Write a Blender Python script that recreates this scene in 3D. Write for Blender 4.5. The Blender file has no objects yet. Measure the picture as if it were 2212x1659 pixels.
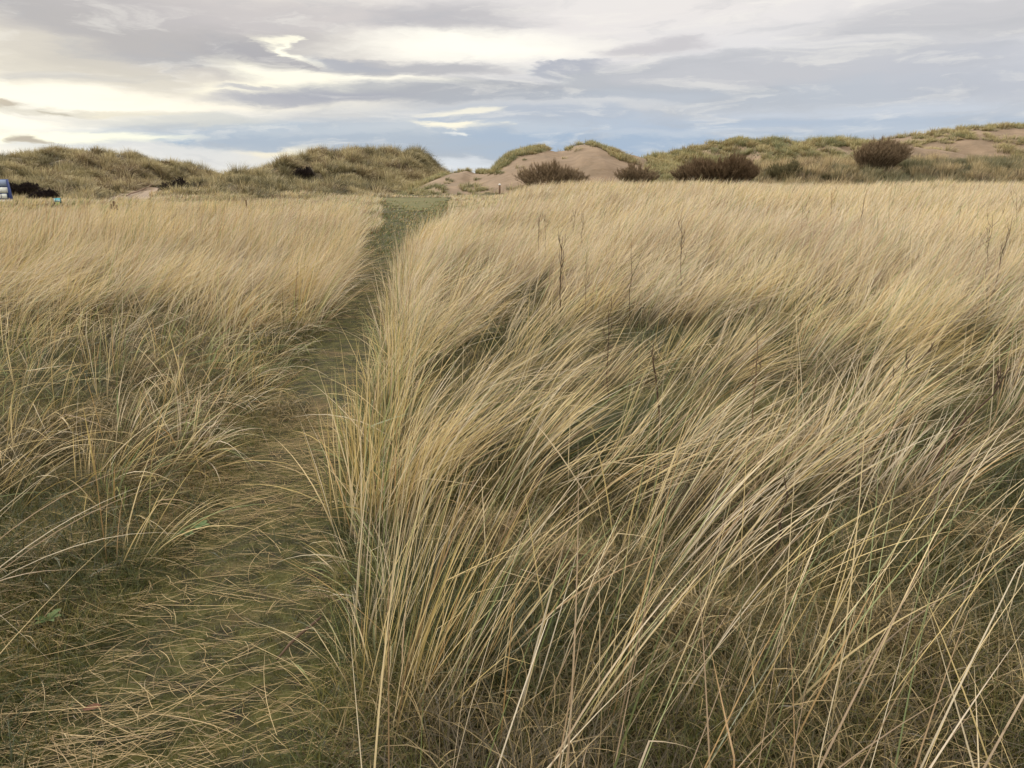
import bpy, math, random
import numpy as np
from mathutils import Vector, Matrix
C = bpy.context.scene
col = C.collection
R = math.radians
rng = np.random.default_rng(7)
random.seed(5)

# ------------------------------------------------------------------ camera
EYE = 1.6
PITCH = 15.7
F = 1597.6                      # focal length in units of a 2212 px wide frame
cam = bpy.data.cameras.new('camera'); co = bpy.data.objects.new('camera', cam); col.objects.link(co)
cam.lens = 26; cam.sensor_width = 36; cam.clip_end = 6000; cam.clip_start = 0.02
co.location = (0, 0, EYE); co.rotation_euler = (R(90 - PITCH), 0, 0)
C.camera = co
cp, sp = math.cos(R(PITCH)), math.sin(R(PITCH))
def pxdir(px, py):
    X = (px - 1106) / F; Y = (829.5 - py) / F
    return np.array([X, cp + Y * sp, -sp + Y * cp])
def azel(px, py):
    d = pxdir(px, py); return math.atan2(d[0], d[1]), math.atan2(d[2], math.hypot(d[0], d[1]))
def proj(x, y, z):
    z = z - EYE
    dep = y * cp - z * sp; u = y * sp + z * cp
    dep = np.where(dep < 0.05, 0.05, dep)
    return 1106 + F * x / dep, 829.5 - F * u / dep
def at_y(px, py, Y):
    d = pxdir(px, py); k = Y / d[1]; return d[0] * k, Y, EYE + d[2] * k
def at_ground(px, py, z=0.0):
    d = pxdir(px, py); k = (z - EYE) / d[2]; return d[0] * k, d[1] * k

# ------------------------------------------------------------------ world
SUN_AZ, SUN_EL = -48.0, 20.0
C.view_settings.view_transform = 'Standard'; C.view_settings.look = 'None'
C.view_settings.exposure = 0.32; C.view_settings.gamma = 1.0
w = bpy.data.worlds.new('World'); C.world = w; w.use_nodes = True
nt = w.node_tree; N = nt.nodes; Lk = nt.links
for n in list(N): N.remove(n)
def nn(t, **k):
    n = N.new(t)
    for a, b in k.items(): setattr(n, a, b)
    return n
def lin(c):
    return tuple((v / 255 / 12.92 if v / 255 <= 0.04045 else ((v / 255 + 0.055) / 1.055) ** 2.4) for v in c)
def math_(op, a, b=None, clamp=False):
    n = nn('ShaderNodeMath', operation=op, use_clamp=clamp)
    for i, v in enumerate((a, b)):
        if v is None: continue
        if isinstance(v, (int, float)): n.inputs[i].default_value = v
        else: Lk.new(v, n.inputs[i])
    return n.outputs[0]
def mix_(fac, a, b, bt='MIX'):
    n = nn('ShaderNodeMix', data_type='RGBA', blend_type=bt)
    for s, v in ((n.inputs['Factor'], fac), (n.inputs['A'], a), (n.inputs['B'], b)):
        if isinstance(v, (int, float)): s.default_value = v
        elif isinstance(v, tuple): s.default_value = (*v, 1)
        else: Lk.new(v, s)
    return n.outputs['Result']
def smooth_(v, a, b, lo=0.0, hi=1.0):
    n = nn('ShaderNodeMapRange', interpolation_type='SMOOTHSTEP')
    Lk.new(v, n.inputs['Value'])
    for k, x in zip(('From Min', 'From Max', 'To Min', 'To Max'), (a, b, lo, hi)): n.inputs[k].default_value = x
    return n.outputs['Result']
tc = nn('ShaderNodeTexCoord')
sep = nn('ShaderNodeSeparateXYZ'); Lk.new(tc.outputs['Generated'], sep.inputs[0])
X, Y, Z = sep.outputs
az = math_('ARCTAN2', X, Y)
hyp = math_('SQRT', math_('ADD', math_('MULTIPLY', X, X), math_('MULTIPLY', Y, Y)))
el = math_('ARCTAN2', Z, hyp)
cmb = nn('ShaderNodeCombineXYZ'); Lk.new(az, cmb.inputs[0]); Lk.new(el, cmb.inputs[1])
P0 = cmb.outputs[0]
def noise_(vec, scale, detail=6, rough=0.55, sx=1, sy=1, off=(0, 0, 0), dist=0.0):
    m = nn('ShaderNodeMapping'); Lk.new(vec, m.inputs['Vector'])
    m.inputs['Scale'].default_value = (sx, sy, 1); m.inputs['Location'].default_value = off
    n = nn('ShaderNodeTexNoise'); n.inputs['Scale'].default_value = scale
    n.inputs['Detail'].default_value = detail; n.inputs['Roughness'].default_value = rough
    n.inputs['Distortion'].default_value = dist
    Lk.new(m.outputs[0], n.inputs['Vector']); return n
# domain warp: cloud edges break up at several scales, long and flat
def warp(vec, scale, ax, ay, sx, sy, off, detail=6):
    n = noise_(vec, scale, detail, 0.6, sx, sy, off)
    s = nn('ShaderNodeVectorMath', operation='SUBTRACT'); Lk.new(n.outputs['Color'], s.inputs[0]); s.inputs[1].default_value = (.5, .5, .5)
    m = nn('ShaderNodeVectorMath', operation='MULTIPLY'); Lk.new(s.outputs[0], m.inputs[0]); m.inputs[1].default_value = (ax, ay, 0)
    a = nn('ShaderNodeVectorMath', operation='ADD'); Lk.new(vec, a.inputs[0]); Lk.new(m.outputs[0], a.inputs[1])
    return a.outputs[0]
P1 = warp(P0, 3.0, 0.30, 0.055, 1, 5, (3, 1, 0))
P2 = warp(warp(P1, 14.0, 0.06, 0.018, 1, 3, (7, 2, 0), 8), 45.0, 0.014, 0.006, 1, 2.2, (2, 9, 0), 5)
sky = nn('ShaderNodeTexSky', sky_type='NISHITA'); sky.sun_disc = False
sky.sun_elevation = R(SUN_EL); sky.sun_rotation = R(SUN_AZ); sky.dust_density = 1.5
skyc = mix_(1.0, sky.outputs[0], (0.1, 0.1, 0.1), 'MULTIPLY')
base = mix_(0.9, skyc, lin((180, 188, 198)))
# soft vertical layering: pale low, blue band, grey veil higher
elr = nn('ShaderNodeSeparateXYZ'); Lk.new(P1, elr.inputs[0])
e1 = elr.outputs[1]
cur = mix_(smooth_(e1, azel(1106, 290)[1], azel(1106, 190)[1]), base, lin((205, 206, 209)))
cur = mix_(smooth_(e1, azel(1106, 190)[1], azel(1106, 20)[1]), cur, lin((222, 219, 216)))
def blob(px, py, rx, ry, c, a=1.0, soft=0.5, rot=0.0, warpv=None):
    global cur
    u, v = azel(px, py)
    m = nn('ShaderNodeMapping', vector_type='TEXTURE'); Lk.new(warpv or P2, m.inputs['Vector'])
    m.inputs['Location'].default_value = (u, v, 0); m.inputs['Rotation'].default_value = (0, 0, R(rot))
    m.inputs['Scale'].default_value = (rx / F, ry / F, 1)
    l = nn('ShaderNodeVectorMath', operation='LENGTH'); Lk.new(m.outputs[0], l.inputs[0])
    cur = mix_(smooth_(l.outputs['Value'], 1 + soft, 1 - soft, 0, a), cur, lin(c) if max(c) > 3 else c)
SKYBLOBS = [
 # px, py, rx, ry, colour, amount, softness, rotation
 (1500, 60, 800, 70, (222, 218, 216), .85, .7, 0),
 (1950, 120, 420, 80, (212, 212, 214), .7, .7, 0),
 (40, 190, 560, 180, (248, 238, 216), .85, .9, 0),
 (-60, 260, 420, 100, (247, 243, 230), .8, .8, 0),
 (300, 330, 260, 22, (214, 214, 210), .6, .7, 0),
 (560, 290, 260, 26, (166, 182, 198), .9, .6, 0),
 (420, 262, 160, 16, (205, 205, 200), .8, .6, 0),
 (900, 318, 620, 24, (174, 184, 195), .85, .6, 0),
 (1400, 300, 330, 34, (168, 183, 200), .9, .6, 0),
 (880, 272, 220, 14, (186, 193, 201), .7, .5, 0), (1400, 268, 500, 10, (198, 203, 208), .6, .8, 2), (1650, 285, 400, 8, (204, 208, 212), .6, .8, 0), (650, 290, 300, 10, (196, 201, 205), .5, .8, 0),
 (830, 250, 260, 14, (198, 200, 203), .6, .7, 0),
 (1640, 262, 420, 22, (176, 187, 201), .7, .7, 0),
 (2050, 262, 260, 26, (180, 190, 202), .6, .7, 0),
 (300, 60, 420, 62, (178, 176, 177), .9, .5, -6),
 (560, 116, 120, 26, (176, 175, 178), .9, .5, -4),
 (700, 40, 360, 30, (196, 192, 192), .8, .6, 0),
 (1000, 40, 160, 34, (184, 183, 186), .7, .6, 0),
 (160, 140, 200, 30, (196, 192, 184), .7, .6, -8),
 (1060, 98, 230, 22, (246, 243, 232), .85, .8, 0),
 (625, 92, 46, 6, (250, 246, 226), .9, .8, -14), (680, 112, 60, 7, (246, 243, 228), .8, .8, -18),
 (650, 158, 150, 20, (244, 240, 224), .95, .6, -8),
 (860, 168, 150, 9, (246, 242, 228), .9, .6, -6),
 (1230, 172, 110, 12, (240, 238, 230), .9, .6, -14),
 (560, 178, 110, 12, (246, 241, 222), .8, .7, 4),
 (900, 140, 190, 15, (184, 184, 187), .95, .4, 0),
 (740, 124, 60, 10, (178, 180, 186), .9, .5, -10),
 (1020, 200, 330, 26, (172, 175, 181), .9, .45, 0),
 (640, 205, 170, 16, (172, 174, 182), .85, .5, 2),
 (540, 178, 60, 5, (186, 186, 190), .8, .6, 0),
 (1250, 142, 110, 17, (178, 181, 189), .95, .25, 4),
 (1480, 168, 280, 25, (182, 185, 190), .95, .25, 0),
 (1760, 145, 340, 30, (192, 193, 197), .9, .3, 0),
 (1480, 100, 110, 13, (192, 190, 193), .8, .5, 0),
 (1650, 205, 520, 22, (180, 186, 194), .85, .6, 0),
 (2060, 45, 190, 34, (190, 190, 193), .8, .6, 0),
 (2100, 160, 200, 40, (186, 189, 196), .7, .7, 0),
 (1200, 228, 240, 9, (206, 207, 208), .8, .6, 0),
 (1900, 240, 300, 10, (197, 202, 209), .7, .7, 0),
 (1130, 250, 190, 20, (180, 187, 197), .85, .5, 0),
 (990, 250, 50, 9, (232, 228, 214), .9, .6, 4),
 (1010, 282, 70, 7, (240, 234, 216), .95, .6, -4),
 (1035, 303, 26, 4, (224, 224, 220), .9, .6, 0),
 (970, 268, 26, 9, (180, 190, 202), .8, .6, 0),
 (360, 312, 40, 4, (160, 178, 196), .9, .6, 0),
 (640, 338, 90, 8, (236, 228, 206), .8, .7, 4),
 (420, 345, 190, 16, (214, 214, 212), .9, .5, -5),
 (1030, 356, 120, 14, (208, 212, 216), .95, .3, 0),
 (120, 298, 170, 9, (255, 252, 228), .8, .7, 0),
 (160, 236, 150, 5, (214, 208, 190), .6, .6, 0),
 (50, 302, 30, 8, (186, 178, 164), .95, .5, 0),
 (10, 222, 18, 6, (196, 186, 168), .9, .5, 0),
 (125, 237, 26, 3, (200, 192, 172), .8, .5, 0),
]
for b in SKYBLOBS: blob(*b)
# fine wisps
wz = noise_(P1, 9, 10, 0.62, 1, 5.5, (11, 5, 0), 0.4)
cur = mix_(smooth_(wz.outputs['Fac'], 0.50, 0.68, 0, 0.38), cur, lin((232, 229, 222)))
wy = noise_(P1, 6, 10, 0.6, 1, 5, (1, 15, 0), 0.6)
cur = mix_(smooth_(wy.outputs['Fac'], 0.5, 0.68, 0, 0.28), cur, lin((176, 179, 184)))
# the overcast overhead is brighter than the band near the horizon, and brightest round the veiled sun
sd = Vector((math.sin(R(SUN_AZ)) * math.cos(R(SUN_EL)), math.cos(R(SUN_AZ)) * math.cos(R(SUN_EL)), math.sin(R(SUN_EL))))
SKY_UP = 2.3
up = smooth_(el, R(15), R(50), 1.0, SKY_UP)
dotn = nn('ShaderNodeVectorMath', operation='DOT_PRODUCT'); Lk.new(tc.outputs['Generated'], dotn.inputs[0]); dotn.inputs[1].default_value = sd
gm = nn('ShaderNodeGamma'); Lk.new(cur, gm.inputs[0]); gm.inputs[1].default_value = 1.2; cur = gm.outputs[0]
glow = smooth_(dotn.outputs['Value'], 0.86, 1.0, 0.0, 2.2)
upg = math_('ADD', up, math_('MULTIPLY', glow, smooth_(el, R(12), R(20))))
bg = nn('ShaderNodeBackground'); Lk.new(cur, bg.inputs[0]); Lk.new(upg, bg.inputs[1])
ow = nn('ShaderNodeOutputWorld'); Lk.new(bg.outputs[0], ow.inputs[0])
w.cycles.sampling_method = 'MANUAL'; w.cycles.sample_map_resolution = 512

sun = bpy.data.lights.new('sun', 'SUN'); sun.energy = 2.1; sun.angle = R(8); sun.color = (1, .94, .84)
so = bpy.data.objects.new('sun', sun); col.objects.link(so)
so.rotation_euler = sd.to_track_quat('Z', 'Y').to_euler(); so.location = (0, 0, 50)
C.cycles.max_bounces = 5; C.cycles.diffuse_bounces = 3; C.cycles.transmission_bounces = 3
C.cycles.transparent_max_bounces = 4

# ------------------------------------------------------------------ noise and mesh helpers
def _hash(ix, iy, seed):
    h = (ix.astype(np.int64) * 374761393 + iy.astype(np.int64) * 668265263 + seed * 1442695041) & 0xffffffff
    h = ((h ^ (h >> 13)) * 1274126177) & 0xffffffff
    return ((h ^ (h >> 16)) & 0xffff) / 65535.0
def vnoise(x, y, seed=0):
    x = np.asarray(x, float); y = np.asarray(y, float)
    ix = np.floor(x); iy = np.floor(y); fx = x - ix; fy = y - iy
    fx = fx * fx * (3 - 2 * fx); fy = fy * fy * (3 - 2 * fy)
    a = _hash(ix, iy, seed); b = _hash(ix + 1, iy, seed); c = _hash(ix, iy + 1, seed); d = _hash(ix + 1, iy + 1, seed)
    return (a * (1 - fx) + b * fx) * (1 - fy) + (c * (1 - fx) + d * fx) * fy
def fbm(x, y, seed=0, o=3):
    s = 0; a = 1; t = 0
    for i in range(o):
        s = s + a * vnoise(x * 2 ** i, y * 2 ** i, seed + i * 17); t += a; a *= .5
    return s / t
def sstep(v, a, b):
    t = np.clip((np.asarray(v, float) - a) / (b - a), 0, 1); return t * t * (3 - 2 * t)

def tag(o, label=None, cat=None, group=None, kind=None):
    if label: o['label'] = label
    if cat: o['category'] = cat
    if group: o['group'] = group
    if kind: o['kind'] = kind
    return o
def empty(name, loc, label, cat, group=None):
    o = bpy.data.objects.new(name, None); col.objects.link(o); o.location = loc; o.empty_display_size = .2
    return tag(o, label, cat, group)
def mesh_obj(name, V, Q, mat, parent=None, attrs=None, smooth=False):
    V = np.asarray(V, np.float32); Q = np.asarray(Q, np.int32)
    me = bpy.data.meshes.new(name)
    me.vertices.add(len(V)); me.vertices.foreach_set('co', V.ravel())
    k = Q.shape[1]
    me.loops.add(Q.size); me.loops.foreach_set('vertex_index', Q.ravel())
    me.polygons.add(len(Q)); me.polygons.foreach_set('loop_start', np.arange(0, Q.size, k, dtype=np.int32))
    me.polygons.foreach_set('loop_total', np.full(len(Q), k, np.int32))
    if smooth: me.polygons.foreach_set('use_smooth', np.ones(len(Q), bool))
    me.update(calc_edges=True)
    for a, v in (attrs or {}).items():
        at = me.attributes.new(a, 'FLOAT', 'POINT'); at.data.foreach_set('value', np.asarray(v, np.float32))
    me.materials.append(mat)
    o = bpy.data.objects.new(name, me); col.objects.link(o)
    if parent: o.parent = parent
    return o

def blades(P, L, W, az, th0, bend, seg=5, curl=None, phi=None, tone=None, clampz=None, taper=2.2, shape=1.2, kink=0.0):
    """N bent ribbons: roots P, length L, width W, compass az, start angle th0 off vertical, extra bend to the tip."""
    n = len(P)
    sm = (np.arange(seg) + .5) / seg
    th = th0[:, None] + bend[:, None] * sm[None] ** shape
    if kink > 0:                                        # some leaves are snapped over
        ks = rng.uniform(.35, .95, n); kk = (rng.random(n) < kink) * rng.uniform(.5, 1.7, n)
        th = np.minimum(th + kk[:, None] * (sm[None] > ks[:, None]), 2.7)
    a = az[:, None] + (0 if curl is None else curl[:, None] * sm[None])
    st = (L / seg)[:, None]
    ca, sa = np.cos(a), np.sin(a)
    dx = np.sin(th) * ca * st; dy = np.sin(th) * sa * st; dz = np.cos(th) * st
    z0 = np.zeros((n, 1))
    px = P[:, 0:1] + np.hstack([z0, np.cumsum(dx, 1)]); py = P[:, 1:2] + np.hstack([z0, np.cumsum(dy, 1)])
    pz = P[:, 2:3] + np.hstack([z0, np.cumsum(dz, 1)])
    if clampz is not None: pz = np.maximum(pz, clampz(px, py))
    if phi is None: phi = rng.uniform(-.9, .9, n)
    s = np.arange(seg + 1) / seg
    aa = np.hstack([a, a[:, -1:]]) if curl is not None else np.repeat(a, seg + 1, 1)[:, :seg + 1]
    tt = np.hstack([th, th[:, -1:]])
    wd = W[:, None] * .5 * np.maximum(1 - s[None] ** taper, .06) * (0.75 + .25 * np.minimum(1, s[None] * 6))
    cph, sph = np.cos(phi)[:, None], np.sin(phi)[:, None]
    wx = (-np.sin(aa) * cph + np.cos(tt) * np.cos(aa) * sph) * wd
    wy = (np.cos(aa) * cph + np.cos(tt) * np.sin(aa) * sph) * wd
    wz = (-np.sin(tt) * sph) * wd
    V = np.empty((n, seg + 1, 2, 3), np.float32)
    V[:, :, 0, 0] = px - wx; V[:, :, 0, 1] = py - wy; V[:, :, 0, 2] = pz - wz
    V[:, :, 1, 0] = px + wx; V[:, :, 1, 1] = py + wy; V[:, :, 1, 2] = pz + wz
    b = (np.arange(n) * (seg + 1) * 2)[:, None] + (np.arange(seg) * 2)[None]
    Q = np.stack([b, b + 1, b + 3, b + 2], -1).reshape(-1, 4)
    if tone is None: tone = rng.random(n)
    T = np.repeat(tone, (seg + 1) * 2); A = np.tile(np.repeat(s, 2), n)
    return V.reshape(-1, 3), Q, T, A
def join(parts):
    Vs, Qs, Ts, As, o = [], [], [], [], 0
    for V, Q, T, A in parts:
        Vs.append(V); Qs.append(Q + o); Ts.append(T); As.append(A); o += len(V)
    return np.concatenate(Vs), np.concatenate(Qs), np.concatenate(Ts), np.concatenate(As)
def stuff(name, label, cat, parts, mat):
    V, Q, T, A = join(parts)
    o = mesh_obj(name, V, Q, mat, attrs={'tone': T, 'along': A})
    print(name, len(Q), 'quads')
    return tag(o, label, cat, kind='stuff')

# ------------------------------------------------------------------ materials
def new_mat(name):
    m = bpy.data.materials.new(name); m.use_nodes = True
    t = m.node_tree
    for n in list(t.nodes): t.nodes.remove(n)
    return m, t
def blade_mat(name, stops, base=(0.05, 0.042, 0.018), basefac=0.5, baseto=0.35, trans=0.3, bright=1.0):
    m, t = new_mat(name); n = t.nodes; l = t.links
    at = n.new('ShaderNodeAttribute'); at.attribute_name = 'tone'
    rp = n.new('ShaderNodeValToRGB'); l.new(at.outputs['Fac'], rp.inputs[0])
    e = rp.color_ramp.elements
    while len(e) > 1: e.remove(e[-1])
    for i, (p, c) in enumerate(stops):
        q = e[0] if i == 0 else e.new(p)
        q.position = p; q.color = (*[v * bright for v in lin(c)], 1)
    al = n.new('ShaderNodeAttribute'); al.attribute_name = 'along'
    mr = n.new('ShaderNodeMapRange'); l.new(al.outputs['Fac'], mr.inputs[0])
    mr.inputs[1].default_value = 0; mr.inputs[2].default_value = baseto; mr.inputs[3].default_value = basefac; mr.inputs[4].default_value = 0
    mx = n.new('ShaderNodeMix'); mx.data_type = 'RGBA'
    l.new(mr.outputs[0], mx.inputs['Factor']); l.new(rp.outputs[0], mx.inputs['A']); mx.inputs['B'].default_value = (*base, 1)  # blade foot darkened: root litter brown plus shade between blades put into the colour
    d = n.new('ShaderNodeBsdfDiffuse'); tr = n.new('ShaderNodeBsdfTranslucent')
    l.new(mx.outputs['Result'], d.inputs[0]); l.new(mx.outputs['Result'], tr.inputs[0])
    ms = n.new('ShaderNodeMixShader'); ms.inputs[0].default_value = trans
    l.new(d.outputs[0], ms.inputs[1]); l.new(tr.outputs[0], ms.inputs[2])
    gl = n.new('ShaderNodeBsdfGlossy'); gl.inputs['Roughness'].default_value = .45
    m2 = n.new('ShaderNodeMixShader'); m2.inputs[0].default_value = .035
    l.new(ms.outputs[0], m2.inputs[1]); l.new(gl.outputs[0], m2.inputs[2])
    o = n.new('ShaderNodeOutputMaterial'); l.new(m2.outputs[0], o.inputs[0])
    return m
def noise_mat(name, stops, scale=5, detail=8, rough=.9, bump=0.3, bscale=40, stretch=(1, 1, 1), bdist=.02, second=None):
    m, t = new_mat(name); n = t.nodes; l = t.links
    tc = n.new('ShaderNodeTexCoord'); mp = n.new('ShaderNodeMapping'); mp.inputs['Scale'].default_value = stretch
    l.new(tc.outputs['Object'], mp.inputs[0])
    no = n.new('ShaderNodeTexNoise'); no.inputs['Scale'].default_value = scale; no.inputs['Detail'].default_value = detail; no.inputs['Roughness'].default_value = .6
    l.new(mp.outputs[0], no.inputs[0])
    rp = n.new('ShaderNodeValToRGB'); l.new(no.outputs['Fac'], rp.inputs[0]); e = rp.color_ramp.elements
    while len(e) > 1: e.remove(e[-1])
    for i, (p, c) in enumerate(stops):
        q = e[0] if i == 0 else e.new(p)
        q.position = p; q.color = (*lin(c), 1)
    colr = rp.outputs[0]
    if second:
        sc, lo, hi, c2 = second
        n2 = n.new('ShaderNodeTexNoise'); n2.inputs['Scale'].default_value = sc; n2.inputs['Detail'].default_value = 5; l.new(mp.outputs[0], n2.inputs[0])
        mr = n.new('ShaderNodeMapRange'); l.new(n2.outputs['Fac'], mr.inputs[0]); mr.inputs[1].default_value = lo; mr.inputs[2].default_value = hi
        mx = n.new('ShaderNodeMix'); mx.data_type = 'RGBA'; l.new(mr.outputs[0], mx.inputs['Factor']); l.new(colr, mx.inputs['A']); mx.inputs['B'].default_value = (*lin(c2), 1)
        colr = mx.outputs['Result']
    p = n.new('ShaderNodeBsdfPrincipled'); l.new(colr, p.inputs['Base Color']); p.inputs['Roughness'].default_value = rough
    p.inputs['Specular IOR Level'].default_value = .2
    b = n.new('ShaderNodeTexNoise'); b.inputs['Scale'].default_value = bscale; b.inputs['Detail'].default_value = 6; l.new(mp.outputs[0], b.inputs[0])
    bm = n.new('ShaderNodeBump'); bm.inputs['Strength'].default_value = bump; bm.inputs['Distance'].default_value = bdist
    l.new(b.outputs['Fac'], bm.inputs['Height']); l.new(bm.outputs[0], p.inputs['Normal'])
    o = n.new('ShaderNodeOutputMaterial'); l.new(p.outputs[0], o.inputs[0])
    return m
STRAW = [(0.0, (92, 94, 56)), (0.06, (126, 138, 84)), (0.12, (164, 170, 116)), (0.2, (182, 160, 100)), (0.32, (220, 196, 140)),
         (0.46, (214, 194, 152)), (0.62, (210, 196, 168)), (0.75, (166, 142, 110)), (0.86, (168, 146, 120)), (0.94, (196, 160, 106)), (1.0, (112, 90, 66))]
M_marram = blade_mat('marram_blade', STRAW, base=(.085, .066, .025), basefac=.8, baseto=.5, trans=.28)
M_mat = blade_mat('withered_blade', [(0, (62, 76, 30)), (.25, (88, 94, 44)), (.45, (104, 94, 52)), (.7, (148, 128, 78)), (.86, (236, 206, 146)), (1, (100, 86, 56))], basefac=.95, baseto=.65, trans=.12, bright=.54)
M_turf = blade_mat('turf_blade', [(0, (52, 62, 26)), (.35, (88, 94, 44)), (.65, (126, 120, 62)), (.82, (156, 142, 82)), (1, (166, 142, 98))], bright=.86, base=(.03, .04, .01), basefac=.3)
M_litter = blade_mat('straw_litter', [(0, (120, 104, 66)), (.4, (168, 142, 96)), (.8, (196, 172, 124)), (1, (104, 82, 58))], basefac=0)
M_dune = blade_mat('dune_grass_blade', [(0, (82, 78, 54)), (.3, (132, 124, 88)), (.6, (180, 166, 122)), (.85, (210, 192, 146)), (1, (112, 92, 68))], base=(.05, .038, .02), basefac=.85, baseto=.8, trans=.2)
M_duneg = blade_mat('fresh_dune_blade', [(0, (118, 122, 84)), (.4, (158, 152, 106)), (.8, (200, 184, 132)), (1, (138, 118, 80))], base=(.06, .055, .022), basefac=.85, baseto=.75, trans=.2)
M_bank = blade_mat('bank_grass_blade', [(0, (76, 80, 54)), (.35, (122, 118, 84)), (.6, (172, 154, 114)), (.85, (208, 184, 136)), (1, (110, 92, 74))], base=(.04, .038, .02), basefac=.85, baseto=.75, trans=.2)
M_ground = noise_mat('mossy_ground', [(.3, (40, 34, 22)), (.45, (56, 54, 28)), (.6, (78, 76, 38)), (.75, (106, 98, 58))], scale=9, bump=.8, bscale=70, second=(2.6, .56, .70, (92, 78, 52)))
M_sand = noise_mat('dune_sand', [(.3, (112, 96, 76)), (.5, (128, 109, 88)), (.7, (142, 122, 99))], scale=.35, bump=.5, bscale=1.3, bdist=.25, second=(2.2, .62, .72, (138, 116, 88)))
M_dsoil = noise_mat('dune_soil', [(.3, (62, 54, 38)), (.5, (84, 74, 52)), (.7, (132, 112, 84))], scale=.6, bump=.5, bscale=2, bdist=.3)
M_lawn = noise_mat('mown_lawn', [(.3, (66, 62, 34)), (.42, (82, 82, 42)), (.55, (92, 88, 48)), (.68, (118, 104, 64))], scale=1.6, bump=.4, bscale=14, stretch=(.35, 1, 1))

# ------------------------------------------------------------------ ground shape
OPEN = [(1659, 90, 640), (1500, 170, 690), (1300, 300, 712), (1150, 430, 718), (1000, 545, 745), (900, 612, 775), (800, 668, 812),
        (700, 712, 832), (620, 745, 846), (560, 770, 880), (520, 772, 925), (490, 765, 965), (470, 758, 990), (455, 752, 1004), (440, 745, 1012), (428, 738, 1024), (420, 735, 1036)]
oy, ol, orr = [], [], []
for py, a, b in OPEN:
    xa, yy = at_ground(a, py); xb, _ = at_ground(b, py); oy.append(yy); ol.append(xa); orr.append(xb)
def edges(y): return np.interp(y, oy, ol), np.interp(y, oy, orr)
def side(x, y):
    """signed metres outside the trodden strip: <0 on it; also which side (+ right)"""
    a, b = edges(y)
    return np.where(x > (a + b) / 2, x - b, a - x), x > (a + b) / 2
def gz(x, y):
    x = np.asarray(x, float); y = np.asarray(y, float)
    d, rt = side(x, y)
    off = sstep(d, -0.05, 0.9)
    hum = (fbm(x * 1.1, y * 1.1, 3) - .35) * .22 + (fbm(x * .25, y * .25, 9) - .5) * .3 * sstep(y, 5, 15) + (fbm(x * .14, y * .14, 19) - .5) * .7 * sstep(y, 18, 40)
    h = off * hum
    h = h + np.where(rt, off * .05 + sstep(d, 0, 8) * sstep(y, 5, 32) * .34, off * .04 - sstep(d, .3, 3) * sstep(y, 20, 34) * .2)
    h = h + (fbm(x * 3, y * 3, 5) - .5) * .04
    return h * (1 - sstep(y, 60, 90))
def grid_mesh(xs, ys, zf, name, mat, smooth=True):
    XX, YY = np.meshgrid(xs, ys); ZZ = zf(XX, YY)
    V = np.stack([XX, YY, ZZ], -1).reshape(-1, 3); nx, ny = len(xs), len(ys)
    i = (np.arange(ny - 1)[:, None] * nx + np.arange(nx - 1)[None]).ravel()
    return mesh_obj(name, V, np.stack([i, i + 1, i + nx + 1, i + nx], -1), mat, smooth=smooth)
xs = np.concatenate([[-3000, -800, -250], np.linspace(-90, -12.5, 60), np.arange(-12, 12, .08), np.linspace(12.5, 110, 80), [250, 800, 3000]])
ys = np.concatenate([[-400, -40, -8], np.arange(-2, 12, .08), np.linspace(12.3, 80, 180), [100, 180, 400, 1000, 4500]])
g = grid_mesh(xs, ys, gz, 'ground', M_ground); tag(g, kind='structure')

# mown green strip at the far end of the trodden path
LAWN = [(456, 872, 948), (450, 858, 955), (444, 846, 960), (438, 832, 966), (432, 812, 972), (427.5, 800, 976)]
def lawn_span(y):
    ys_ = [at_ground(0, p)[1] for p, a, b in LAWN]
    return (np.interp(y, ys_, [at_ground(a, p)[0] for p, a, b in LAWN]), np.interp(y, ys_, [at_ground(b, p)[0] for p, a, b in LAWN]), ys_[0], ys_[-1])
def on_lawn(x, y):
    a, b, y0, y1 = lawn_span(y); return (x > a) & (x < b) & (y > y0) & (y < y1)
def lawn():
    _, _, y0, y1 = lawn_span(40.0); V = []; nx = 24; YY = np.linspace(y0, y1, 50)
    for y in YY:
        a, b, _, _ = lawn_span(y); a += .35 * math.sin(y * 1.7); b += .3 * math.sin(y * 1.3 + 1)
        for t in np.linspace(0, 1, nx):
            x = a + (b - a) * t; V.append((x, y, float(gz(x, y)) + .02))
    i = (np.arange(49)[:, None] * nx + np.arange(nx - 1)[None]).ravel()
    o = mesh_obj('mown_lawn', V, np.stack([i, i + 1, i + nx + 1, i + nx], -1), M_lawn, smooth=True)
    tag(o, kind='structure')
lawn()

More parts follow.
